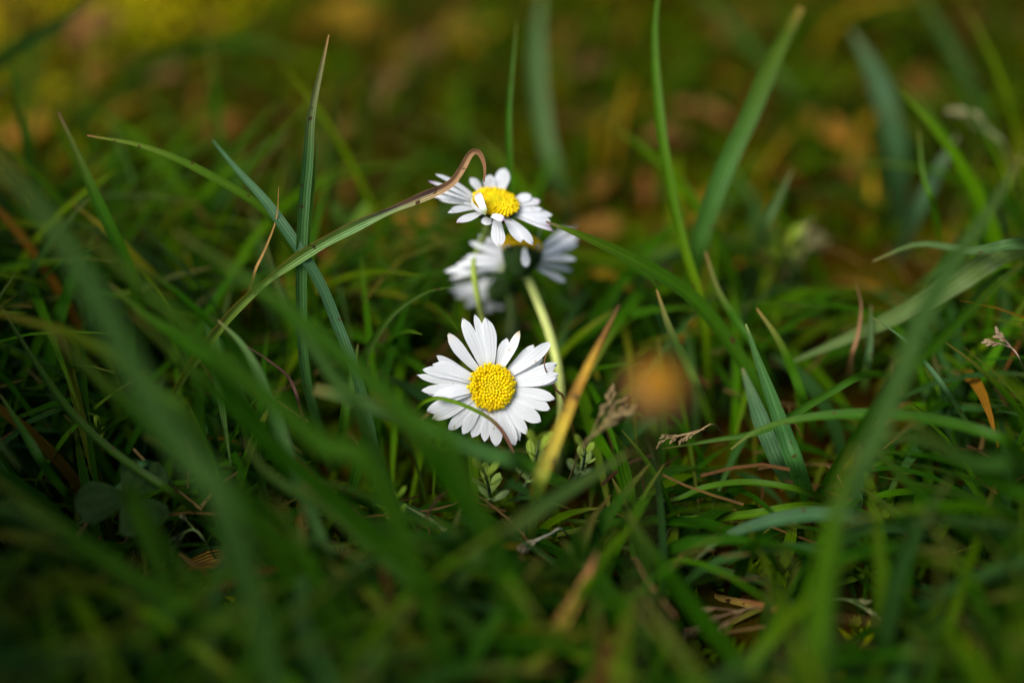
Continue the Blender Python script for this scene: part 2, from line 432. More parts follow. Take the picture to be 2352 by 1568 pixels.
U1 = [(498,368,74,dict(lift=2.0)), (424,436,56,dict(lift=1.0,tipcol=PURP)), (476,512,56,dict(lift=.6)), (560,470,60,dict(lift=1.4)), (648,712,44,dict(lift=-.2,tipcol=(.5,.45,.5))), (616,752,58,dict(lift=-.2)),
      (712,852,80,dict(lift=-.2,tipcol=(.6,.45,.6))), (985,872,84,dict(lift=-1.0,notch=.1,z=-.2)), (1128,1086,112,dict(lift=-2.0,notch=.05)), (1352,1048,96,dict(lift=-1.2,z=.1)), (1462,1074,96,dict(lift=-1.0)),
      (1674,934,84,dict(lift=-.4,tipcol=PURP,z=-.3)), (1640,884,70,dict(lift=-.2,tipcol=PURP)), (1655,776,120,dict(lift=0)), (1640,840,100,dict(lift=-.1,z=.1)), (1534,640,104,dict(lift=.4,tipcol=(.7,.6,.72))), (1444,578,104,dict(lift=.8)),
      (1180,312,118,dict(lift=2.4)), (1030,378,104,dict(lift=2.0)), (1100,400,90,dict(lift=1.6)), (852,404,92,dict(lift=1.2,tipcol=(.6,.6,.6))), (448,580,60,dict(lift=-1.5,z=-.3)), (530,620,60,dict(lift=-1.5,z=-.5)),
      (1560,720,90,dict(lift=.2,z=.1)), (770,660,46,dict(lift=.2))]
SC1 = 1.2 / 3.92 / 1.08844 * K * (FOC + .006) * 1000
n1 = camvec(.20, .78, .62)
petU = [(*c1(x, y), wd * SC1 * 1.05, dict(o)) for x, y, wd, o in U1]
petU.append((*c1(905, 556), 75 * SC1, {'from': (*c1(990, 742), 1.0), 'd': 3.2, 'bow': .10, 'nrm': camvec(-.6, .5, .6), 'tipcol': PURP, 'narrow': .6}))
petU.append((*c1(868, 585), 60 * SC1, {'from': (*c1(1000, 762), .8), 'd': 4.2, 'bow': .22, 'nrm': camvec(-.8, -.3, .5), 'narrow': .5}))
petU.append((*c1(1185, 822), 60 * SC1, {'from': (*c1(1050, 780), 1.5), 'd': .8, 'bow': .12, 'nrm': camvec(0, .3, .9), 'tipcol': (.35, .12, .32), 'narrow': .6}))
daisy((*c1(1092, 672), 6.0), n1, 3.4e-3, petU,
      'highest white daisy, tilted skyward with a bright yellow centre', [(1105, 560, 16), (1088, 600, 14), (1090, 640, 12.5), (1099, 690, 13), (1110, 740, 16), (1125, 860, 20), (1140, 960)],
      [(0, (.16, .24, .03)), (.3, (.24, .32, .05)), (.6, (.34, .40, .09)), (1, (.1, .18, .02))], nfl=230, dome=.26, fine=False, stem_r=(.0005, .00055))

# daisy behind, seen from its green underside
nA = camvec(.12, .93, -.36)
def pa(x, y, wd, d, **o):
    wd *= .80 if 'from' in o else .9
    o['d'] = d * .75; return (*c1(x, y), wd * SC1, o)
LF = lambda x, y: {'from': (*c1(x, y), 14), 'nrm': camvec(-.15 if x < 1350 else .2, .45, .85)}
petA = [pa(925,975,78,24,bow=.03,**LF(1230,1190)), pa(835,1035,88,21,bow=.03,**LF(1215,1200)), pa(1010,1010,60,26,**LF(1240,1180)), pa(800,1175,74,19,bow=.03,**LF(1210,1225)), pa(700,1255,76,18,bow=.04,**LF(1190,1260)), pa(590,1325,92,20,bow=.04,**LF(1180,1290)), pa(900,1150,70,23,**LF(1210,1220)), pa(760,1210,64,24,**LF(1200,1250)), pa(640,1400,70,26,**LF(1170,1320)),
        pa(1140,1090,70,14,bow=.1,tipcol=(.5,.4,.3)), pa(1395,1285,92,13,nrm=camvec(0,.3,1),**{'from': (*c1(1375,1085),10)}), pa(1545,880,60,22,bow=.05), pa(1530,1060,50,17,bow=.05),
        pa(1900,860,84,26,bow=-.02), pa(1790,870,100,29), pa(1905,1050,90,22,bow=.03,**LF(1510,1160)), pa(1890,960,84,20,bow=.03,**LF(1515,1180)), pa(1885,1205,88,20,bow=.02,**LF(1510,1210)), pa(1750,1160,100,26,**LF(1500,1190)), pa(1785,1425,92,22,bow=.02,**LF(1490,1290)), pa(1850,1315,84,25,**LF(1500,1250)), pa(1640,1180,90,24), pa(1915,980,78,25,**LF(1505,1150)), pa(1850,900,78,27,**LF(1500,1130)), pa(1700,1380,74,24,**LF(1490,1270))]
daisy((*c1(1350, 1140), 14.5), nA, 3.2e-3, petA,
      'white daisy just behind the highest one, showing its dark green underside', [(1212, 640, 14.5), (1238, 700, 14.5), (1262, 765, 14), (1281, 840, 13.5), (1290, 920, 13), (1286, 1000, 13), (1280, 1110)],
      [(0, (.20, .26, .06)), (.25, (.55, .60, .20)), (.8, (.45, .52, .12)), (1, (.14, .20, .05))], fine=False, stem_r=(.00072, .00066), nfl=120, dome=.7, inv_len=1.35)
# daisy further behind, facing away
nB = camvec(-.45, .25, -.85)
petB = [pa(x, y, 84, dd) for x, y, dd in ((640,1500,33),(690,1570,33),(1050,1400,31),(940,1420,34),(800,1660,34),(1260,1640,36),(1010,1720,36),(1300,1500,38),(760,1480,35),(1140,1700,36))]
daisy((*c1(1150, 1490), 27), nB, 2.9e-3, petB,
      'farthest daisy, facing away, petals peeping out above the front daisy', [(1180, 740, 29), (1170, 800)],
      [(0, (.10, .16, .04)), (1, (.10, .16, .04))], fine=False, nfl=60, inv_col=(.02, .045, .008), disc_on=False)

# ---------------------------------------------------------------- traced blades
TIPB = lambda c, tip=STRAW, k=.06: [(0, tip), (k, mix(c, tip, .35)), (.25, c), (1, mix(c, LIME, .2))]
blade([(755,80,2),(737,160,1),(715,265,0),(706,380,0),(694,540,0),(692,700,1),(700,850,2),(728,970,6)], 1.75, TIPB((.050,.125,.045)), 'sharp upright blade with a straw tip, tallest left of the daisies', (765,1085), roll=.1, twist=.25, fold=.5)
blade([(728,300,4),(722,400,3),(712,480,3),(700,600,3),(698,760,4)], 1.2, (.030,.085,.012), 'narrow dark blade pressed against the sharp upright blade', (745,1040), roll=.6)
blade([(200,311,4),(330,336,3),(455,388,3),(590,468,4),(650,535,6),(705,640,10),(740,760,18)], 1.35, [(0,(.35,.14,.06)),(.03,(.12,.16,.02)),(.2,(.065,.13,.012)),(1,(.03,.09,.01))], 'thin arching blade reaching left with a reddish tip', (790,900), roll=.2, twist=.1)
blade([(488,322,9),(545,390,5),(610,462,2),(680,560,0),(735,650,0),(775,745,0),(815,850,-1),(845,960,0),(862,1050,2)], 1.7, [(0,(.06,.13,.08)),(.5,(.055,.13,.075)),(1,(.06,.14,.05))], 'blue-green blade crossing behind the sharp upright blade', (875,1140), roll=.2, fold=.25)
blade([(134,258,8),(178,355,7),(228,470,7),(285,590,9),(320,690,14)], 1.9, TIPB((.035,.11,.008), BROWN), 'dark green blade with a brown needle tip, leftmost sharp one', (350,850))
blade([(1112,418,1),(1113,385,.9),(1106,360,.6),(1093,347,.3),(1078,357,0),(1062,386,-.5),(1032,424,-1),(960,457,-1),(870,495,-1),(785,535,-1),(700,583,-1),(620,640,0),(540,712,1),(480,785,3),(425,860,6),(380,950,10)], 1.55,
      [(0,(.24,.12,.04)),(.08,(.30,.16,.07)),(.14,(.28,.14,.07)),(.17,(.10,.06,.06)),(.21,(.22,.12,.08)),(.25,(.10,.09,.07)),(.30,(.16,.26,.07)),(.5,(.20,.30,.03)),(.62,(.14,.15,.04)),(.72,(.16,.22,.02)),(1,(.05,.06,.01))],
      'withered drooping blade, brown crumpled tip hooked before the highest daisy', (350,1060), mat=M_DRY, ns=130, wav=.2, twist=.5, roll=.15, fold=.55, tip=.22, blunt=.10, m=7,
      edge=([(0,(.36,.16,.08)),(.08,(.40,.23,.11)),(.15,(.42,.26,.13)),(.22,(.26,.30,.12)),(.3,(.16,.30,.10)),(.6,(.16,.26,.02)),(1,(.05,.06,.01))], [(0,(.5,.25,.15)),(.25,(.5,.26,.14)),(.38,(.42,.28,.06)),(.6,(.3,.26,.03)),(1,(.1,.08,.01))]))
blade([(1186,52,18),(1177,150,16),(1168,262,15),(1170,360,15),(1174,480,17),(1172,620,22)], 1.15, (.045,.13,.010), 'thin upright blade rising straight above the highest daisy', (1168,790), roll=.3)
blade([(1518,-60,16),(1504,60,15),(1508,190,14),(1522,320,13),(1545,450,13),(1572,570,13),(1605,680,14),(1622,800,17)], 1.7, [(0,(.06,.14,.01)),(.5,(.07,.15,.006)),(.7,(.15,.24,.01)),(1,(.14,.22,.02))], 'tall bright yellow-green stalk leaving the top edge', (1632,960), roll=.1)
blade([(1840,16,24),(1775,140,22),(1722,265,20),(1662,395,19),(1620,510,20),(1596,610,24)], 3.1, [(0,(.18,.13,.02)),(.06,(.07,.11,.015)),(.4,(.055,.14,.03)),(1,(.05,.12,.02))], 'wide leaning blade with a clipped tan tip, right of the yellow-green stalk', (1590,740), roll=.1, fold=.2, blunt=.35)
blade([(1254,509,-1),(1330,538,0),(1430,583,3),(1530,638,6),(1600,692,8),(1680,790,10),(1740,890,11),(1790,990,12)], 2.5, [(0,(.22,.13,.10)),(.04,(.09,.15,.02)),(.3,(.045,.12,.012)),(1,(.03,.09,.01))], 'broad blade whose point touches the highest daisy from the right', (1850,1130), roll=.5, twist=-.2, fold=.35)
blade([(1713,744,-1),(1738,820,-1),(1770,905,-1.5),(1800,990,-2),(1832,1080,-2)], 2.7, [(0,(.25,.3,.12)),(.05,(.07,.15,.06)),(.4,(.05,.14,.05)),(1,(.03,.11,.012))], 'sharp keeled blade standing right of the broad blade, pale point', (1872,1180), roll=-.15, twist=.2, fold=.55, tip=.5)
blade([(1705,845,9),(1728,910,7),(1755,985,5),(1790,1065,3)], 2.6, (.06,.13,.075), 'blue-green blade leaning behind the sharp keeled blade', (1835,1150), roll=.2, fold=.1)
blade([(1738,708,8),(1785,775,7),(1820,850,8),(1850,930,10)], 1.5, TIPB((.045,.13,.01)), 'slim rounded-tip blade directly above the sharp keeled blade', (1872,990))
blade([(1620,578,14),(1648,665,12),(1690,735,11),(1745,815,12)], 1.5, TIPB((.04,.12,.012)), 'slim blade with a fine tip right of the yellow-green stalk base', (1790,920))
blade([(1508,665,6),(1538,755,6),(1575,835,8),(1608,905,10)], 1.6, TIPB((.07,.14,.03)), 'pale slim blade above the blurred brown seed ball', (1640,990))
blade([(1678,1032,-4),(1738,988,-5),(1830,962,-6),(1950,950,-8),(2100,956,-10),(2240,985,-12),(2330,1030,-12)], 1.9, (.035,.105,.016), 'long arch bowing right across the sharp keeled blade', (2420,1150), roll=.6)
blade([(2352,350,-30),(2275,480,-34),(2185,610,-38),(2115,740,-42),(2062,880,-46),(2008,1010,-50),(1950,1120,-52),(1915,1250,-54)], 2.3, (.06,.125,.07), 'large soft blue-green blade sweeping down the right side', (1880,1900), roll=.1, fold=.1)
blade([(1965,1030,-52),(1925,1140,-54),(1898,1280,-56),(1880,1420,-58),(1868,1560,-60)], 2.5, (.060,.14,.006), 'blurred lime blade standing upright at lower right', (1850,2000), roll=.1, fold=.1)
blade([(1820,830,16),(1950,775,14),(2080,715,13),(2210,640,12),(2330,570,13)], 3.6, [(0,(.10,.15,.05)),(1,(.09,.13,.05))], 'broad pale leaf slanting up to the right edge', (2470,560), roll=.1, fold=.15)
blade([(2003,728,1),(2075,778,0),(2130,838,-1),(2190,920,-1)], .85, (.06,.13,.07), 'thread-thin blade on the right with a pale curled tip', (2260,1040))
blade([(1520,1030,3),(1640,1010,1),(1760,985,0),(1900,905,2),(1990,860,6)], 1.2, (.035,.10,.02), 'straight low blade slanting up behind the sharp keeled blade', (2080,870))
blade([(1262,1190,0),(1400,1200,-1),(1560,1195,-2),(1720,1180,-2),(1850,1160,-1)], 1.7, (.06,.13,.008), 'long low blade lying level under the seed ball', (1960,1170), roll=.7)
blade([(1430,1140,3),(1540,1148,2),(1620,1118,1),(1720,1106,1),(1840,1125,0)], 1.2, (.055,.13,.015), 'low arched blade at the foot of the sharp keeled blade', (1920,1160), roll=.8)
blade([(1590,1290,-8),(1660,1235,-9),(1750,1200,-10),(1860,1180,-11),(1980,1190,-10)], 2.3, (.045,.11,.060), 'blue-green arch on the ground at lower right', (2100,1240), roll=.7)
blade([(2072,1296,-2),(1960,1328,-3),(1850,1362,-4),(1740,1400,-4)], 1.0, [(0,(.16,.26,.03)),(.6,(.13,.22,.02)),(1,(.22,.16,.03))], 'short yellow-green blade slanting up-right near the bottom', (1660,1440), roll=.3)
blade([(1422,700,-10),(1388,765,-12),(1345,850,-14),(1305,940,-16),(1262,1045,-17),(1235,1120,-17.9)], 2.0, [(0,(.16,.08,.03)),(.10,(.24,.12,.02)),(.18,(.56,.33,.03)),(.25,(.34,.16,.02)),(.34,(.54,.38,.03)),(.46,(.30,.27,.03)),(.55,(.22,.34,.04)),(1,(.12,.22,.04))], 'dying orange-yellow blade right of the front daisy', (1215,1290), mat=M_DRY, base_w=.35, roll=.1, fold=.3, tip=.45, twist=.2)
blade([(1372,1265,-30),(1338,1345,-31),(1288,1430,-33),(1238,1510,-35),(1190,1600,-37)], 2.0, [(0,(.2,.08,.04)),(.1,(.40,.16,.05)),(.4,(.42,.24,.03)),(.7,(.12,.16,.02)),(1,(.06,.12,.01))], 'blurred blade with an orange upper half at the bottom centre', (1150,1760), mat=M_DRY, roll=.1, fold=.2)
blade([(*c2(1060,1345),-2),(*c2(975,1180),-3),(*c2(890,1085),-3.6),(*c2(800,1025),-4),(*c2(680,968),-4.5),(*c2(560,922),-4.5),(*c2(440,897),-4.2),(*c2(350,915),-3.6),(*c2(285,965),-2),(*c2(245,1050),1),(*c2(215,1180),6)], .60,
      [(0,(.20,.10,.07)),(.10,(.18,.08,.07)),(.14,(.17,.15,.05)),(.18,(.12,.22,.02)),(.36,(.13,.24,.02)),(.44,(.05,.10,.015)),(1,(.03,.06,.01))], 'slender blade curling over the lower petals of the front daisy', (1000,1250), twist=.4, roll=.1, fold=.4, tip=.06, blunt=.5)
blade([(*c2(1350,500),-1),(*c2(1315,570),-1.6),(*c2(1312,640),-1.4),(*c2(1360,750),1),(*c2(1420,850),2),(*c2(1475,925),4)], .42, [(0,(.3,.15,.08)),(.5,(.3,.15,.05)),(.7,(.3,.25,.02)),(1,(.1,.13,.02))], 'tiny rust-coloured hooked wisp over the right petals of the front daisy', (1345,1090), mat=M_DRY)
blade([(722,893,-14),(800,912,-14),(900,950,-15),(1000,990,-16),(1100,1035,-17),(1200,1065,-17)], 2.2, (.055,.13,.045), 'soft blade passing close under the front daisy', (1330,1130), roll=.3, blunt=.8)
blade([(-60,330,-62),(60,440,-66),(160,580,-70),(250,740,-74),(340,910,-76),(440,1060,-78),(540,1230,-80)], 2.6, (.045,.10,.055), 'huge blurred blade coming in from the left edge', (760,2100), roll=.1, fold=.1)
blade([(400,530,-38),(500,595,-40),(600,665,-42),(720,760,-44),(840,865,-46),(950,965,-48),(1060,1080,-50)], 2.1, (.04,.11,.018), 'blurred diagonal blade pointing up-left through the sharp upright blade', (1300,1800), roll=.2, fold=.1)
blade([(200,540,-46),(330,660,-48),(470,790,-50),(600,900,-52),(740,1020,-54),(880,1130,-56)], 2.3, (.035,.10,.012), 'deep green blurred diagonal left of centre', (1160,1900), roll=.2, fold=.1)
blade([(606,560,-18),(640,660,-20),(690,755,-23),(760,860,-26),(830,960,-30)], 1.6, (.055,.12,.06), 'soft blue-green blade crossing low on the sharp upright blade', (980,1350), roll=.1)
blade([(500,735,-6),(555,790,-8),(600,870,-10),(640,980,-13),(680,1090,-16),(730,1220,-20),(785,1360,-24)], 1.9, (.065,.15,.045), 'light green blade bending down left of the front daisy', (850,1640), roll=.2, fold=.3)
blade([(-40,1080,-42),(120,1200,-44),(280,1310,-46),(450,1410,-48),(610,1510,-50)], 2.3, (.03,.085,.010), 'blurred blade running down from the lower left edge', (900,1850), roll=.2)
blade([(690,1110,-34),(830,1230,-36),(970,1350,-38),(1100,1470,-40)], 2.4, (.05,.12,.035), 'broad blurred blade falling to the bottom centre', (1350,1800), roll=.2)
blade([(560,1010,-26),(620,1090,-27),(760,1170,-28),(900,1220,-26),(1060,1300,-24)], 2.0, (.055,.12,.05), 'grey-green blurred leaf below the sharp upright blade', (1200,1480), roll=.5)
blade([(-20,715,-22),(70,738,-23),(160,765,-24),(260,820,-26),(360,900,-28),(450,1000,-30)], 2.0, [(0,(.14,.12,.015)),(.15,(.08,.11,.01)),(.4,(.05,.11,.02)),(1,(.03,.09,.01))], 'blade with a yellowed point lying at the left edge', (640,1500), roll=.3)
blade([(0,700,-4),(80,830,-5),(150,930,-6),(230,1012,-7),(320,1080,-8),(410,1140,-8)], 1.7, (.035,.085,.010), 'narrow dark keeled blade on the left with a shadowed edge', (560,1260), roll=.9, fold=.7)
blade([(0,905,-6),(60,1000,-7),(110,1080,-7)], 1.4, (.03,.10,.015), 'short blade at the left edge below the dark keeled one', (190,1180))
blade([(150,1228,-3),(220,1168,-4),(290,1105,-5),(345,1065,-5)], 1.1, (.045,.115,.05), 'small crisp blade low on the left pointing down-left', (450,1180), roll=.4)
blade([(1450,1035,-28),(1370,1085,-30),(1270,1145,-32),(1170,1215,-34),(1080,1290,-36)], 2.2, (.07,.13,.075), 'pale blurred blade slanting up-right below the front daisy', (900,1600), roll=.2)
blade([(1290,1240,-20),(1370,1330,-22),(1440,1420,-25),(1510,1510,-28)], 2.6, (.05,.135,.02), 'light green blurred blade at the bottom, right of the orange one', (1640,1720), roll=.2)
blade([(1045,657,6),(975,672,6),(905,718,6),(855,785,7),(828,850,9)], 1.45, [(0,(.05,.10,.01)),(1,(.06,.13,.03))], 'curved blade bowing left from the rear daisies', (800,1010), roll=.3, tip=.5)
blade([(822,790,6),(806,880,5),(790,965,4)], 1.5, (.045,.12,.02), 'straight short blade between the blue-green blade and the front daisy', (768,1110))
blade([(240,-40,42),(160,38,46),(80,85,50),(0,135,56),(-60,190,60)], 3.2, (.045,.10,.03), 'big soft blade arching across the top left corner', (-220,330), roll=.4)
blade([(1245,-30,70),(1232,120,66),(1245,270,64),(1275,400,62)], 3.4, (.07,.13,.05), 'wide pale smear of a blade far behind the highest daisy', (1320,540), roll=.1)
blade([(1955,70,60),(2010,170,58),(2050,290,57),(2062,400,60)], 4.2, (.045,.10,.055), 'blurred broad blue-green blade at the upper right', (2070,540), roll=.1)
blade([(2110,300,22),(2120,400,20),(2145,480,20)], 1.1, (.05,.13,.01), 'thin upright blade on the right above the pale leaf', (2185,640))
blade([(1820,390,26),(1785,460,26),(1745,540,30)], 2.0, (.09,.15,.06), 'short pale blade right of the wide leaning blade', (1700,650))
blade([(2200,310,40),(2150,400,40),(2100,500,44)], 3.0, (.05,.10,.06), 'soft blue-green blade leaning left near the upper right seed head', (2050,610))
blade([(2005,600,10),(2110,560,10),(2230,575,8),(2360,560,6)], 2.2, (.06,.12,.05), 'long soft blade lying above the broad pale leaf', (2500,600), roll=.6)
blade([(1965,650,12),(1978,700,12),(1970,770,12),(1955,820,14)], .8, [(0,(.2,.1,.05)),(.5,(.34,.18,.08)),(1,(.2,.12,.04))], 'thin brown curved blade left of the thread-thin one', (1950,880), mat=M_DRY)
blade([(2000,700,14),(1998,780,12),(1990,850,14)], 1.5, (.07,.13,.06), 'short upright blade beside the thin brown curved one', (1985,900))
blade([(1540,1210,-3),(1495,1290,-5),(1480,1360,-8),(1470,1450,-12)], 1.5, (.06,.13,.07), 'curling blue-green blade near the bottom, left of the seed heads', (1460,1600), roll=.3)
blade([(1385,1260,-4),(1450,1340,-6),(1530,1420,-9)], 1.6, (.04,.12,.015), 'straight green blade slanting right near the bottom', (1600,1520))
blade([(1410,1250,-2),(1520,1280,-3),(1650,1310,-4),(1780,1345,-6)], 1.9, (.055,.115,.03), 'long flattened leaf lying across the lower right', (1900,1420), roll=.6)
blade([(1700,1375,-7),(1760,1392,-7),(1810,1405,-7)], 1.3, [(0,(.3,.12,.05)),(.3,(.45,.2,.05)),(1,(.35,.25,.04))], 'orange dying blade among the lower seed heads', (1640,1370), mat=M_DRY)
blade([(930,1160,-2),(1000,1200,-3),(1060,1250,-4),(1120,1300,-6)], .9, [(0,(.3,.35,.2)),(.5,(.35,.33,.15)),(.7,(.45,.22,.08)),(1,(.2,.2,.03))], 'whitish broken stalk lying below the front daisy', (1190,1350), mat=M_DRY)
blade([(560,1480,-36),(470,1370,-36),(370,1250,-38),(300,1150,-40)], 2.0, (.03,.08,.012), 'dim blurred blade leaning left at the lower left', (620,1900))
blade([(2360,1080,-30),(2240,1060,-30),(2120,1010,-28),(2000,1000,-26)][::-1], 2.4, (.035,.09,.03), 'blurred blade running off the right edge at mid height', (2560,1250))
blade([(2040,1420,-40),(2090,1250,-38),(2180,1100,-36)][::-1], 2.2, (.03,.085,.04), 'dim blue-green blurred blade at the lower right corner', (1960,1900))
blade([(640,430,0),(635,500,1),(610,570,2),(580,640,4)], .55, [(0,(.4,.2,.06)),(.3,(.45,.28,.08)),(1,(.3,.25,.04))], 'fine straw-coloured wisp left of the sharp upright blade', (560,760), mat=M_DRY)
blade([(560,790,-1),(620,830,-1),(665,870,0),(690,940,2)], .55, [(0,(.12,.06,.04)),(.5,(.2,.09,.06)),(1,(.2,.1,.07))], 'dead brown stalk lying left of the upright blade base', (700,1010), mat=M_DRY)

blade([(300,715,-32),(420,830,-33),(560,960,-34),(700,1090,-36),(860,1230,-38),(1010,1370,-40)], 2.0, GREEN, 'blurred diagonal blade running from left of centre to the bottom centre', (1250,1750), roll=.2)
blade([(110,755,-34),(260,900,-35),(400,1030,-36),(560,1170,-38),(720,1320,-40),(860,1460,-42)], 2.2, (.018,.062,.002), 'dark blurred diagonal blade crossing the lower left', (1080,1800), roll=.2)
blade([(-40,1270,-38),(110,1360,-39),(260,1460,-40),(400,1560,-42)], 2.2, DARK, 'very dark blurred blade in the bottom left corner', (700,1900), roll=.2)
blade([(850,905,-36),(950,1000,-37),(1050,1120,-38),(1130,1250,-40),(1190,1400,-42)], 2.9, (.020,.085,.002), 'wide deep-green blurred blade below and left of the front daisy', (1290,1850), roll=.1)
blade([(545,1160,-30),(640,1290,-32),(730,1420,-34),(810,1550,-36)], 2.0, (.022,.075,.002), 'mid-green blurred blade in the lower left, steeper than the rest', (930,1850), roll=.2)
blade([(640,1150,-40),(700,1280,-42),(760,1400,-44),(800,1520,-46)], 1.8, (.03,.10,.004), 'light steep blurred blade near the bottom, left of centre', (880,1900), roll=.1)
blade([(1440,1180,-24),(1520,1300,-25),(1610,1420,-26),(1700,1550,-28)], 2.4, (.022,.085,.002), 'rich green blurred blade slanting down at the bottom right of centre', (1800,1850), roll=.2)
blade([(2080,960,-28),(2200,1040,-29),(2320,1120,-30),(2420,1190,-32)], 2.4, (.020,.070,.003), 'dark blurred blade slanting down off the right edge', (2700,1500), roll=.2)
blade([(2380,1310,-26),(2230,1380,-28),(2080,1480,-30),(1960,1580,-32)], 2.2, DARK, 'very dark blurred blade in the bottom right corner', (1800,1850), roll=.2)
blade([(330,1000,-22),(450,1080,-23),(600,1160,-24),(760,1290,-26),(900,1450,-28)], 1.7, (.03,.09,.006), 'bending blurred blade below the dark clover leaf', (1020,1750), roll=.5)
blade([(700,1090,-20),(820,1130,-21),(950,1190,-22),(1080,1230,-22)], 1.4, (.035,.09,.02), 'narrow blurred blade lying low below the blue-green blade', (1200,1330), roll=.5)
blade([(960,1560,-30),(1010,1440,-30),(1040,1320,-31)][::-1], 1.9, DARK, 'dark upright blurred blade at the bottom, left of the orange one', (960,1900), roll=.2)

blade([(700,130,80),(560,95,84),(440,105,88),(330,160,90),(240,230,92)], 3.2, (.035,.10,.02), 'soft green arch lying far behind at the upper left', (150,330), roll=.6)
blade([(1590,-20,90),(1680,60,88),(1760,150,86),(1850,230,84)], 3.0, (.04,.085,.02), 'faint green blade far behind, crossing under the wide leaning blade top', (1960,330), roll=.5)
blade([(2110,-20,80),(2170,90,78),(2230,210,76),(2290,330,76)], 3.0, (.025,.065,.015), 'dim green blade far behind in the top right corner', (2340,470), roll=.3)
blade([(2352,600,-16),(2250,690,-17),(2140,800,-17),(2040,900,-17.5)], 1.8, (.03,.09,.01), 'soft green blade behind the large blue-green one at right', (1850,1180), roll=.3)
blade([(1990,1010,-17),(2100,1120,-17.5),(2230,1220,-17.9),(2380,1320,-17.9)], 2.2, (.02,.07,.006), 'soft dark blade falling to the lower right edge', (2600,1600), roll=.4)
blade([(250,650,-16),(330,720,-16.5),(430,790,-17),(520,880,-17.5)], 1.9, (.03,.10,.01), 'soft green blade left of the light green bending one', (760,1240), roll=.3)

# ---------------------------------------------------------------- withered flower ball (near, blurred)
def seed_ball():
    C0 = W(1508, 885, -66); n = camvec(.15, .5, .8)
    base = G(1430, 2300)
    root = empty('withered_flower', base); tag(root, 'blurred brown withered flower head right of the front daisy', 'flower head')
    q, L = spline([C0 - n * .002, W(1500, 1000, -64), W(1475, 1200, -62), base], 20)
    mb = MB(); tube(mb, q, .0004, .0004, [(0, (.03, .035, .006)), (1, (.015, .03, .003))]); mb.build('stem', M_STEM, root)
    mb = MB(); disc_mesh(mb, C0, n, 2.3e-3, nfl=70, fine=False, dome=.6)
    mb.c = [(c[0] * .48, c[1] * .32, .010) for c in mb.c]; mb.build('disc', M_DISC, root)
    for k in range(15):
        a = k * 2 * math.pi / 15; d = (n.orthogonal().normalized()).copy(); d.rotate(Matrix.Rotation(a, 3, n))
        mb = MB(); petal_mesh(mb, C0 + d * .0011, C0 + d * random.uniform(.0032, .0040) - n * random.uniform(-.0005, .0018), n, .0018, bow=.15, seed=k)
        mb.c = [mix((.14, .07, .03), (.22, .13, .06), random.random() * .4 + .3) for _ in mb.c]; mb.build('petal', M_DEAD, root)
seed_ball()

# ---------------------------------------------------------------- seed heads
def seed_head(path, base, label, cols, n=9, size=1.0, spread=1.0, group='grass seed heads'):
    P = [W(*p) for p in path]; g = G(*base)
    root = empty('seed_head', g); tag(root, label, 'seed head', group)
    q, L = spline(P + [g], 26); mb = MB(); tube(mb, q, .00010 * size, .00022, [(0, cols[0]), (1, (.12, .15, .04))], m=6); 
    qs, Ls = spline(P, 24); T = tangents(qs)
    sp = []
    for k in range(n):
        t = (k + .3) / n * .9; i = int(t * 22); side = -1 if k % 2 else 1
        dirv = (T[i] * -1.0 + (RGT * .4 + UPV * .6 + Vector((0, random.uniform(-.6, .6), 0))).cross(T[i]) * side * random.uniform(.6, 1.2) * spread).normalized()
        ln = (.0012 + .0022 * t) * size * random.uniform(.6, 1.2); e = qs[i] + dirv * ln
        tube(mb, [qs[i], qs[i].lerp(e, .5) + Vector((0, 0, .0001)), e], .00007, .00006, [(0, cols[0]), (1, cols[0])], m=5)
        sp.append((e, (dirv + Vector((0, 0, -.35)) * random.random()).normalized()))
    mb.build('stalk', M_STEM, root)
    cols = [tuple(v * f for v, f in zip(c, (.62, .58, .42))) for c in cols]
    for e, dv in sp:
        mb = MB(); ln = .0017 * size * random.uniform(.8, 1.2)
        for j in range(4):
            off = (dv.orthogonal().normalized()).copy(); off.rotate(Matrix.Rotation(j * 1.8 + random.random(), 3, dv))
            c = mix(cols[0], cols[1], random.random())
            sphere_pts(mb, e + dv * ln * (.25 + .22 * j) + off * .00016 * size, dv + off * .35, .00026 * size, ln * .42, c, seg=6, rings=5, col2=mix(c, (.42, .36, .2), .35))
        mb.build('spikelet', M_DRY, root)
seed_head([(1530,1008,1),(1560,1000,1),(1600,993,2),(1640,975,3)], (1680, 1030), 'fine tan seed head right under the brown withered flower', [(.42,.28,.14),(.5,.38,.22)], n=9, size=.7)
seed_head([(1600,1440,-9),(1640,1420,-9),(1690,1405,-9),(1740,1395,-8)], (1800, 1420), 'pinkish tan seed head at the bottom, right of centre', [(.38,.22,.14),(.45,.34,.2)], n=10, size=1.15)
seed_head([(2010,1415,-8),(1975,1390,-8),(1935,1375,-8),(1900,1385,-8)], (1860, 1440), 'small green and white seed head at the lower right', [(.20,.30,.10),(.5,.5,.35)], n=5, size=.9, spread=.4)
seed_head([(2215,265,40),(2250,285,40),(2280,310,40),(2310,345,40)], (2400, 620), 'pale fluffy seed head at the upper right', [(.30,.34,.16),(.45,.45,.3)], n=9, size=1.25, spread=.35)
seed_head([(395,1265,-6),(410,1240,-6),(440,1215,-6),(470,1240,-6)], (520, 1330), 'small drooping seed head at the lower left', [(.16,.25,.08),(.4,.4,.25)], n=7, size=.9)
seed_head([(1410,930,-9),(1390,975,-11),(1360,1000,-12),(1330,1040,-13)], (1300, 1130), 'blurred straw seed head at the foot of the orange blade', [(.34,.24,.10),(.42,.32,.15)], n=11, size=1.15)
seed_head([(1860,575,46),(1830,600,44),(1805,640,44)], (1790, 720), 'creamy blurred seed head behind the short upright blades', [(.45,.45,.18),(.55,.55,.35)], n=7, size=1.9, spread=.4)
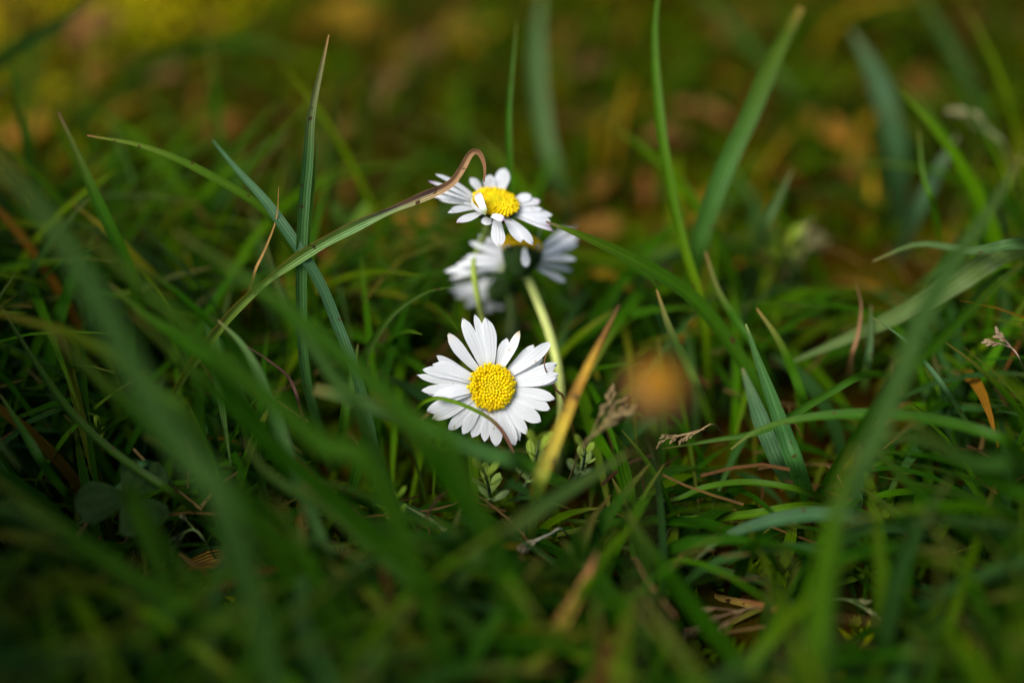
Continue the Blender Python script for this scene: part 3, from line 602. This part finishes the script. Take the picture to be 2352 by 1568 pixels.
seed_head([(1845,1450,-12),(1848,1500,-12),(1840,1550,-13)], (1830, 1650), 'green seed head rising at the bottom edge', [(.14,.22,.05),(.3,.35,.15)], n=9, size=1.2, spread=.35)
seed_head([(2300,790,2),(2325,800,2),(2345,830,2)], (2400, 950), 'tiny pink-white seed head at the right edge', [(.4,.26,.2),(.5,.4,.35)], n=4, size=1.0, spread=.5)
seed_head([(1510,640,34),(1480,660,32)], (1440, 700), 'reddish blurred seed head behind the broad blade', [(.3,.12,.05),(.4,.2,.08)], n=5, size=1.3, spread=.4)
seed_head([(1235,1240,-6),(1265,1225,-6),(1290,1215,-6)], (1330, 1260), 'whitish seed head lying low below the front daisy', [(.4,.4,.32),(.5,.45,.4)], n=5, size=1.2, spread=.3)
seed_head([(1030,1380,-14),(1060,1375,-14),(1085,1360,-14)], (1110, 1430), 'grey blurred seed head at the bottom, left of centre', [(.28,.3,.28),(.35,.32,.3)], n=5, size=1.2, spread=.3)

# ---------------------------------------------------------------- small herbs
def leaflet(mb, base, d, nrm, L, wd, col, col2=None):
    petal_mesh(mb, base, base + d.normalized() * L, nrm, wd, bow=.06, cup=.12, notch=.02, narrow=.25, seed=random.randrange(999))
    b = len(mb.v) - 16 * 11
    mb.c[b:] = [mix(col, col2 or col, random.random() * .3) for _ in mb.c[b:]]
def sprig(base, top, label, col, n=9, L=.0035, wd=.0013, cat='weed'):
    g = G(*base); t = W(*top); root = empty('weed_sprig', g); tag(root, label, cat, 'small weeds among the grass')
    q, _ = spline([g, g.lerp(t, .5) + Vector((.0006, 0, 0)), t], 12); mb = MB(); tube(mb, q, .0004, .0002, [(0, col), (1, col)], m=6); mb.build('stem', M_STEM, root)
    for k in range(n):
        s = .3 + .7 * k / (n - 1); p = q[int(s * 11)]; a = k * 2.4
        mb = MB(); d = Vector((math.cos(a), math.sin(a), .5 + s)); col = (col[0], col[1], col[2] * .8); leaflet(mb, p, d, Vector((-math.cos(a) * .4, -math.sin(a) * .4, 1)), L * random.uniform(.7, 1.1), wd, col, mix(col, (.3, .35, .2), .5))
        mb.build('leaf', M_BRACT, root)
sprig((1120,1180), (1110,1075,-9), 'pale green leafy sprig under the front daisy', (.16,.24,.10), n=11, L=.004, wd=.0016)
sprig((1190,1150), (1240,1010,-10), 'soft pale leafy sprig between the front daisy and the orange blade', (.18,.26,.11), n=11, L=.0045, wd=.0018)
sprig((1310,1120), (1345,1035,-6), 'grey-green sprig at the foot of the orange blade', (.15,.22,.12), n=10, L=.0035, wd=.0014)
sprig((205,1080), (225,960,-4), 'bright yellow-green sprig at the left', (.16,.24,.02), n=8, L=.003, wd=.0009)
sprig((900,1260), (905,1120,-12), 'yellow-green star-leaved sprig below the blue-green blade', (.12,.22,.02), n=11, L=.004, wd=.001)
sprig((840,640), (800,520,40), 'blurred leafy weed behind the upright blade', (.07,.15,.02), n=10, L=.006, wd=.003)
sprig((1780,660), (1800,560,34), 'blurred yellow-green weed at the right of the wide blade', (.14,.2,.03), n=10, L=.006, wd=.0025)
def clover():
    g = G(300, 1330); t = W(290, 1140, -9); root = empty('clover', g); tag(root, 'dark rounded clover leaf at the lower left', 'clover')
    q, _ = spline([g, g.lerp(t, .5) + Vector((.001, 0, 0)), t], 12); mb = MB(); tube(mb, q, .0004, .0003, [(0, (.05,.09,.02)), (1, (.05,.09,.02))], m=6); mb.build('stem', M_STEM, root)
    nn = camvec(.1, .6, .7)
    for a in (20, 150, 265):
        d = nn.orthogonal().normalized().copy(); d.rotate(Matrix.Rotation(math.radians(a), 3, nn))
        mb = MB(); petal_mesh(mb, t, t + d * .0075, nn, .0078, bow=.04, cup=.06, notch=.05, narrow=.15, n=14, seed=a)
        mb.c = [mix((.008,.022,.003), (.014,.034,.006), random.random()) for _ in mb.c]; mb.build('leaflet', M_BRACT, root)
clover()

# ---------------------------------------------------------------- dead leaves on the moss
def dead_leaf(x, y, L, wd, col, label, ang=None, h=.004):
    p = G(x, y, h); a = random.uniform(0, 6.28) if ang is None else math.radians(ang)
    d = Vector((math.cos(a), math.sin(a) * 1.0, random.uniform(-.1, .35))).normalized(); nrm = Vector((random.uniform(-.5, .5), random.uniform(-.9, -.1), 1)).normalized()
    mb = MB(); L *= .001; wd *= .001
    petal_mesh(mb, p - d * L / 2, p + d * L / 2, nrm, wd, bow=random.uniform(.05, .16), cup=random.uniform(-.25, .3), notch=.01, narrow=.2, n=16, seed=int(x))
    f_ = .50 if y < 250 else .62; col = (col[0] * f_, col[1] * f_ * .98, col[2] * .3)
    mb.c = [mix(col, mix(col, (.04, .02, .003), .7), max(0, math.sin(u[1] * 9 + u[0] * 5)) * .5) for u in mb.uv]
    o = mb.build('dead_leaf', M_DEAD, loc=p - d * L / 2 - Vector((0, 0, h))); tag(o, label, 'dead leaf', 'dead leaves on the moss')
for a in [(968,522,13,5,(.50,.24,.06),'oval tan dead leaf left of the highest daisy',150,.010),
          (48,300,12,6,(.62,.30,.08),'bright orange-tan dead leaf at the left edge',30),
          (215,62,16,9,(.42,.20,.10),'pinkish dead leaf under the top left arching blade',60),
          (355,165,13,7,(.36,.20,.12),'dull pink dead leaf right of the top left corner',10),
          (215,165,9,5,(.42,.24,.06),'small yellowish dead leaf in the top left',80),
          (700,330,12,8,(.44,.26,.16),'pale pink-brown dead leaf behind the sharp upright blade',100),
          (790,300,10,5,(.38,.28,.10),'pale straw dead leaf right of the sharp upright blade',60),
          (885,215,18,7,(.34,.22,.11),'long tan dead leaf in the upper middle',75),
          (960,120,12,6,(.30,.18,.09),'brown dead leaf high in the upper middle',20),
          (1610,265,15,8,(.36,.17,.09),'reddish-brown dead leaf left of the wide leaning blade',140),
          (1540,310,12,6,(.32,.16,.10),'purplish dead leaf beside the yellow-green stalk',20),
          (1930,315,20,7,(.52,.26,.06),'long orange dead leaf in the upper right',150),
          (1720,60,18,8,(.22,.11,.06),'dark brown dead leaf near the top right',10),
          (2120,190,14,6,(.30,.14,.04),'rusty dead leaf standing at the upper right',85),
          (1350,160,12,6,(.24,.15,.07),'dim brown dead leaf right of the thin upright blade',40),
          (790,35,22,10,(.42,.26,.03),'ochre dead leaf at the top edge',10),
          (500,290,14,6,(.26,.12,.05),'dark rust dead leaf left of the sharp upright blade',0),
          (925,640,10,6,(.40,.26,.20),'dusky pink dead leaf left of the rear daisies',60,.002),
          (640,860,8,4,(.34,.18,.10),'brown dead leaf by the upright blade base',60,.003),
          (120,1085,12,6,(.34,.13,.05),'red-brown dead leaf at the lower left',10,.003),
          (1240,1090,9,4,(.50,.22,.06),'orange-brown dead leaf at the foot of the dying blade',80,.006),
          (1290,470,9,4,(.40,.20,.05),'small orange dead leaf right of the highest daisy',20,.006),
          (1370,520,11,5,(.36,.19,.07),'tan dead leaf behind the point of the broad blade',10),
          (1560,880,9,4,(.36,.16,.08),'red-brown dead leaf behind the withered flower',30),
          (2050,950,8,3,(.30,.14,.06),'small rust dead leaf in the right-hand grass',30,.006),
          (1380,430,10,5,(.30,.16,.05),'faint brown dead leaf right of the wide pale blade',70),
          (470,1290,9,3,(.32,.20,.06),'small ochre dead leaf low on the left',10,.004),
          (1050,60,14,7,(.30,.20,.04),'olive-brown dead leaf at the top centre',30)]:
    dead_leaf(*a)

# ---------------------------------------------------------------- loose grass, moss and thatch
FL = [(1137,465,190,0), (1130,880,190,-2), (1200,600,175,18)]
def blocked(pts):
    for p in pts:
        x, y, d = project(p)
        if d < -150: return True
        if d < -75 or (d < -34 and -150 < x < 2500 and -150 < y < 1000): return True      # near blades are all traced
        for fx, fy, fr, fd in FL:
            r = fr + max(0, -d) * 2.0
            if d < fd + 6 and (x - fx) ** 2 + (y - fy) ** 2 < r * r: return True
        if d < 12 and y < 560: return True                  # open air above the sward
        if d < 0 and 1250 < x < 1420 and 700 < y < 960: return True
    return False

PROT = {}
for bl in BLADES:
    for a_, b_ in zip(bl, bl[1:]):
        for k in range(12):
            t = k / 12; x = a_[0] + (b_[0] - a_[0]) * t; y = a_[1] + (b_[1] - a_[1]) * t; d = a_[2] + (b_[2] - a_[2]) * t
            if d < -18 or d > 35 or y > 1130: continue
            for ox in (-1, 0, 1):
                for oy in (-1, 0, 1):
                    key = (int(x // 16) + ox, int(y // 16) + oy); PROT[key] = max(PROT.get(key, -99), d)
SPOTS = [(1600,1000,75,2), (1345,990,80,0), (1660,1430,95,-8), (1940,1395,70,-8), (2245,290,90,16), (1830,600,80,28), (300,1140,110,-9), (435,1250,60,-6), (2325,810,50,2), (1110,1080,60,-9), (1240,1030,60,-10), (1265,1225,50,-6), (2010,520,130,60), (1390,470,110,70), (1870,480,60,60)]
def hides(pts):
    pr = [project(p) for p in pts]
    for a_, b_ in zip(pr, pr[1:]):
        for k in range(5):
            t = k / 5; x = a_[0] + (b_[0] - a_[0]) * t; y = a_[1] + (b_[1] - a_[1]) * t; d = a_[2] + (b_[2] - a_[2]) * t
            if PROT.get((int(x // 16), int(y // 16)), -99) > d: return True
            for sx, sy, sr, sd in SPOTS:
                if d < sd + 3 and (x - sx) ** 2 + (y - sy) ** 2 < sr * sr: return True
    return False
def loose_grass(name, label, n, region, hfun, wrange, pal, segs=7, lean=(.3, 1.2), check=True):
    mb = MB(); cnt = 0; tries = 0
    while cnt < n and tries < n * 9:
        tries += 1
        x, y = region()
        h = hfun(x, y)
        if h <= 0: continue
        a = random.uniform(0, 6.283); le = random.uniform(*lean); d = Vector((math.cos(a), math.sin(a), 0))
        b0 = Vector((x, y, -.001)); top = b0 + Vector((0, 0, 1)) * h * math.cos(le * .8) + d * h * math.sin(le * .8)
        c1_ = b0 + Vector((0, 0, 1)) * h * .6 + d * h * .12 * le
        droop = Vector((0, 0, -1)) * h * .35 * max(0, le - .7)
        q = []
        for i in range(segs):
            t = 1 - i / (segs - 1)
            q.append(b0 * (1 - t) ** 2 + c1_ * 2 * t * (1 - t) + (top + droop) * t * t)
        if any(p.z < -.0015 for p in q): continue
        if check and (blocked(q[:-1]) or hides(q[:-1])): continue
        wd = random.uniform(*wrange); col = pal(x, y); dead = col[0] > col[1]
        s0 = Vector((-math.sin(a), math.cos(a), 0)); s0.rotate(Matrix.Rotation(random.uniform(-1.2, 1.2), 3, 'Z'))
        P = []; C = []; U = []; ya = mix(col, STRAW, random.choice([.05, .1, .35]))
        fold = random.uniform(.1, .5)
        for i in range(segs):
            t = i / (segs - 1); ww = wd * min(1, t / .35 + .05) ** .8
            T = (q[max(i-1, 0)] - q[min(i+1, segs-1)]).normalized(); s = (s0 - T * s0.dot(T)).normalized(); nn = s.cross(T)
            P.append([q[i] + s * ww * .5, q[i] + nn * fold * ww * .5, q[i] - s * ww * .5])
            cc = mix(ya, col, min(1, t / .2)); C.append([cc] * 3); U.append([(0, t), (.5, t), (1, t)])
        mb.grid(P, C, U); cnt += 1
    o = mb.build(name, M_LOOSE); tag(o, label, 'grass', kind='stuff'); return o

def nz(x, y, s, ph=0):
    return .5 + .25 * math.sin(x * s + ph + 1.7 * math.sin(y * s * .7 + ph)) + .25 * math.sin(y * s * 1.1 + 2 * ph + 1.3 * math.sin(x * s * .6))
def pal_green(x, y):
    if random.random() < min(.6, max(0, (abs(x) - .03) * 9) * max(0, .03 - y) * 14): return DARK  # more dark blades towards the lower corners: corner shade put into the colour
    r = random.random()
    if r < .34: c = GREEN
    elif r < .52: c = TEAL
    elif r < .72: c = (.032, .100, .0004)
    elif r < .84: c = LIME
    elif r < .90: c = (.075, .10, .004)
    elif r < .915: c = (.15, .085, .006)
    elif r < .93: c = (.08, .035, .008)
    else: c = (.014, .055, .002)
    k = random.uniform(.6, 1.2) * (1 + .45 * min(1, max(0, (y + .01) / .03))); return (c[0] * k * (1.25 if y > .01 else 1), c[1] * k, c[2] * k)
def pal_back(x, y):
    if random.random() < min(.6, max(0, x - .03) * 6): return (.014, .040, .0004)  # darker blades further right paint in the dimming of the right corners
    r = random.random()
    if r < .42: c = (.038, .075, .0004)
    elif r < .58: c = (.028, .070, .004)
    elif r < .78: c = OLIVE
    elif r < .87: c = (.20, .12, .006)
    elif r < .93: c = (.15, .055, .012)
    else: c = (.012, .03, .001)
    k = random.uniform(.8, 1.5); return tuple(v * k for v in c)
def reg_near():
    return random.uniform(-.17, .17), random.uniform(-.16, .05)
def h_near(x, y):
    hh = random.uniform(.012, .055)
    if abs(x) > .05: hh *= 1.15
    return hh
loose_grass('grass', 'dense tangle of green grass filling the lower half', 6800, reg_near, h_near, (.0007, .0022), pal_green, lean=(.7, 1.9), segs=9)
def reg_back():
    y = .03 + .9 * random.random() ** 1.5; wx = .12 + .5 * (y + .2)
    x = random.uniform(-wx, wx)
    if x < -.05 and y > .10 and random.random() < .6: return reg_back()
    return x, y
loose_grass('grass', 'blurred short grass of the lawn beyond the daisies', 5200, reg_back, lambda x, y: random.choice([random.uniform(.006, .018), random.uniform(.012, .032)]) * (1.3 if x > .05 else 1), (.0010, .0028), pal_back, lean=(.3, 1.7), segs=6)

def reg_side():
    s_ = random.choice([-1, 1]); y = random.uniform(-.16, .06)
    return s_ * (random.uniform(.085, .22) + max(0, y) * .42), y
def reg_front(): return random.uniform(-.2, .2), random.uniform(-.34, -.06)
def pal_dark(x, y):
    k = random.uniform(.7, 1.2); c = random.choice([GREEN, DARK, TEAL]); return tuple(v * k for v in c)
_bl = blocked
def outside(pts):
    for p in pts:
        x, y, d = project(p)
        if d < -212: continue
        if -230 < x < 2582 and -200 < y < 1760: return True
    return False
blocked = outside
def reg_shade_ring():
    return (reg_side if random.random() < .6 else reg_front)()
loose_grass('added_shade_grass', 'unseen tall grass added outside the picture to shade its edges', 3000, reg_shade_ring, lambda x, y: random.uniform(.05, .11), (.002, .004), pal_dark, lean=(.05, .6), segs=7)  # added out of view to block sky light and darken the edges
blocked = _bl
def moss():
    mb = MB()
    for _ in range(24000):
        y = -.12 + 1.1 * random.random() ** 1.3; wx = .16 + .45 * (y + .2); x = random.uniform(-wx, wx)
        m = nz(x, y, 38, 1) * .6 + nz(x, y, 95, 4) * .4
        if m < (.22 if x < .06 else .34) + (0.2 if y < .04 else 0): continue
        hgt = random.uniform(.002, .006); b = Vector((x, y, -.001)); k = random.uniform(.6, 1.3)
        base = mix((.060, .110, .001), (.62, .55, .001), min(1, max(0, (-.045 - x) * (y + .02) * 60 + nz(x, y, 75, 9) * 1.1 - .62)))
        for j in range(7):
            a = random.uniform(0, 6.28); d = Vector((math.cos(a), math.sin(a), random.uniform(.5, 2.2))).normalized(); s = Vector((-math.sin(a), math.cos(a), 0)) * .0006
            e = b + d * hgt; mid = b + d * hgt * .5 + Vector((0, 0, hgt * .12)); i0 = len(mb.v)
            mb.v += [tuple(b - s * .4), tuple(b + s * .4), tuple(mid + s), tuple(mid - s), tuple(e)]
            c = tuple(v * k for v in base); mb.c += [c] * 5; mb.uv += [(0, 0), (1, 0), (1, .5), (0, .5), (.5, 1)]
            mb.f += [(i0, i0+1, i0+2, i0+3), (i0+3, i0+2, i0+4)]
    o = mb.build('moss', M_MOSS); tag(o, 'soft yellow-green moss covering the soil between the grass', 'moss', kind='stuff')
moss()
def thatch():
    mb = MB()
    for _ in range(5200):
        y = -.14 + .9 * random.random() ** 1.4; wx = .16 + .45 * (y + .2); x = random.uniform(-wx, wx)
        a = random.uniform(0, 6.28); L = random.uniform(.004, .016); d = Vector((math.cos(a), math.sin(a), random.uniform(-.05, .25)))
        b = Vector((x, y, random.uniform(.0005, .005) + (random.random() * .012 if y < .05 else 0))); k_ = Vector((-math.sin(a), math.cos(a), .3)) * L * random.uniform(-.1, .1); q = [b, b + d * L * .35 + k_ * .8, b + d * L * .7 + k_, b + d * L]
        if blocked(q): continue
        c = random.choice([(.12, .065, .010), (.10, .042, .008), (.18, .11, .03), (.05, .022, .004)]); P = []; C = []; U = []
        s = Vector((-math.sin(a), math.cos(a), .2)) * random.uniform(.00008, .00030)
        for i, p in enumerate(q): P.append([p - s, p + Vector((0, 0, .0003)), p + s]); C.append([c] * 3); U.append([(0, i / 3), (.5, i / 3), (1, i / 3)])
        mb.grid(P, C, U)
    o = mb.build('thatch', M_DRY); tag(o, 'dry straw litter scattered between the blades', 'straw litter', kind='stuff')
thatch()
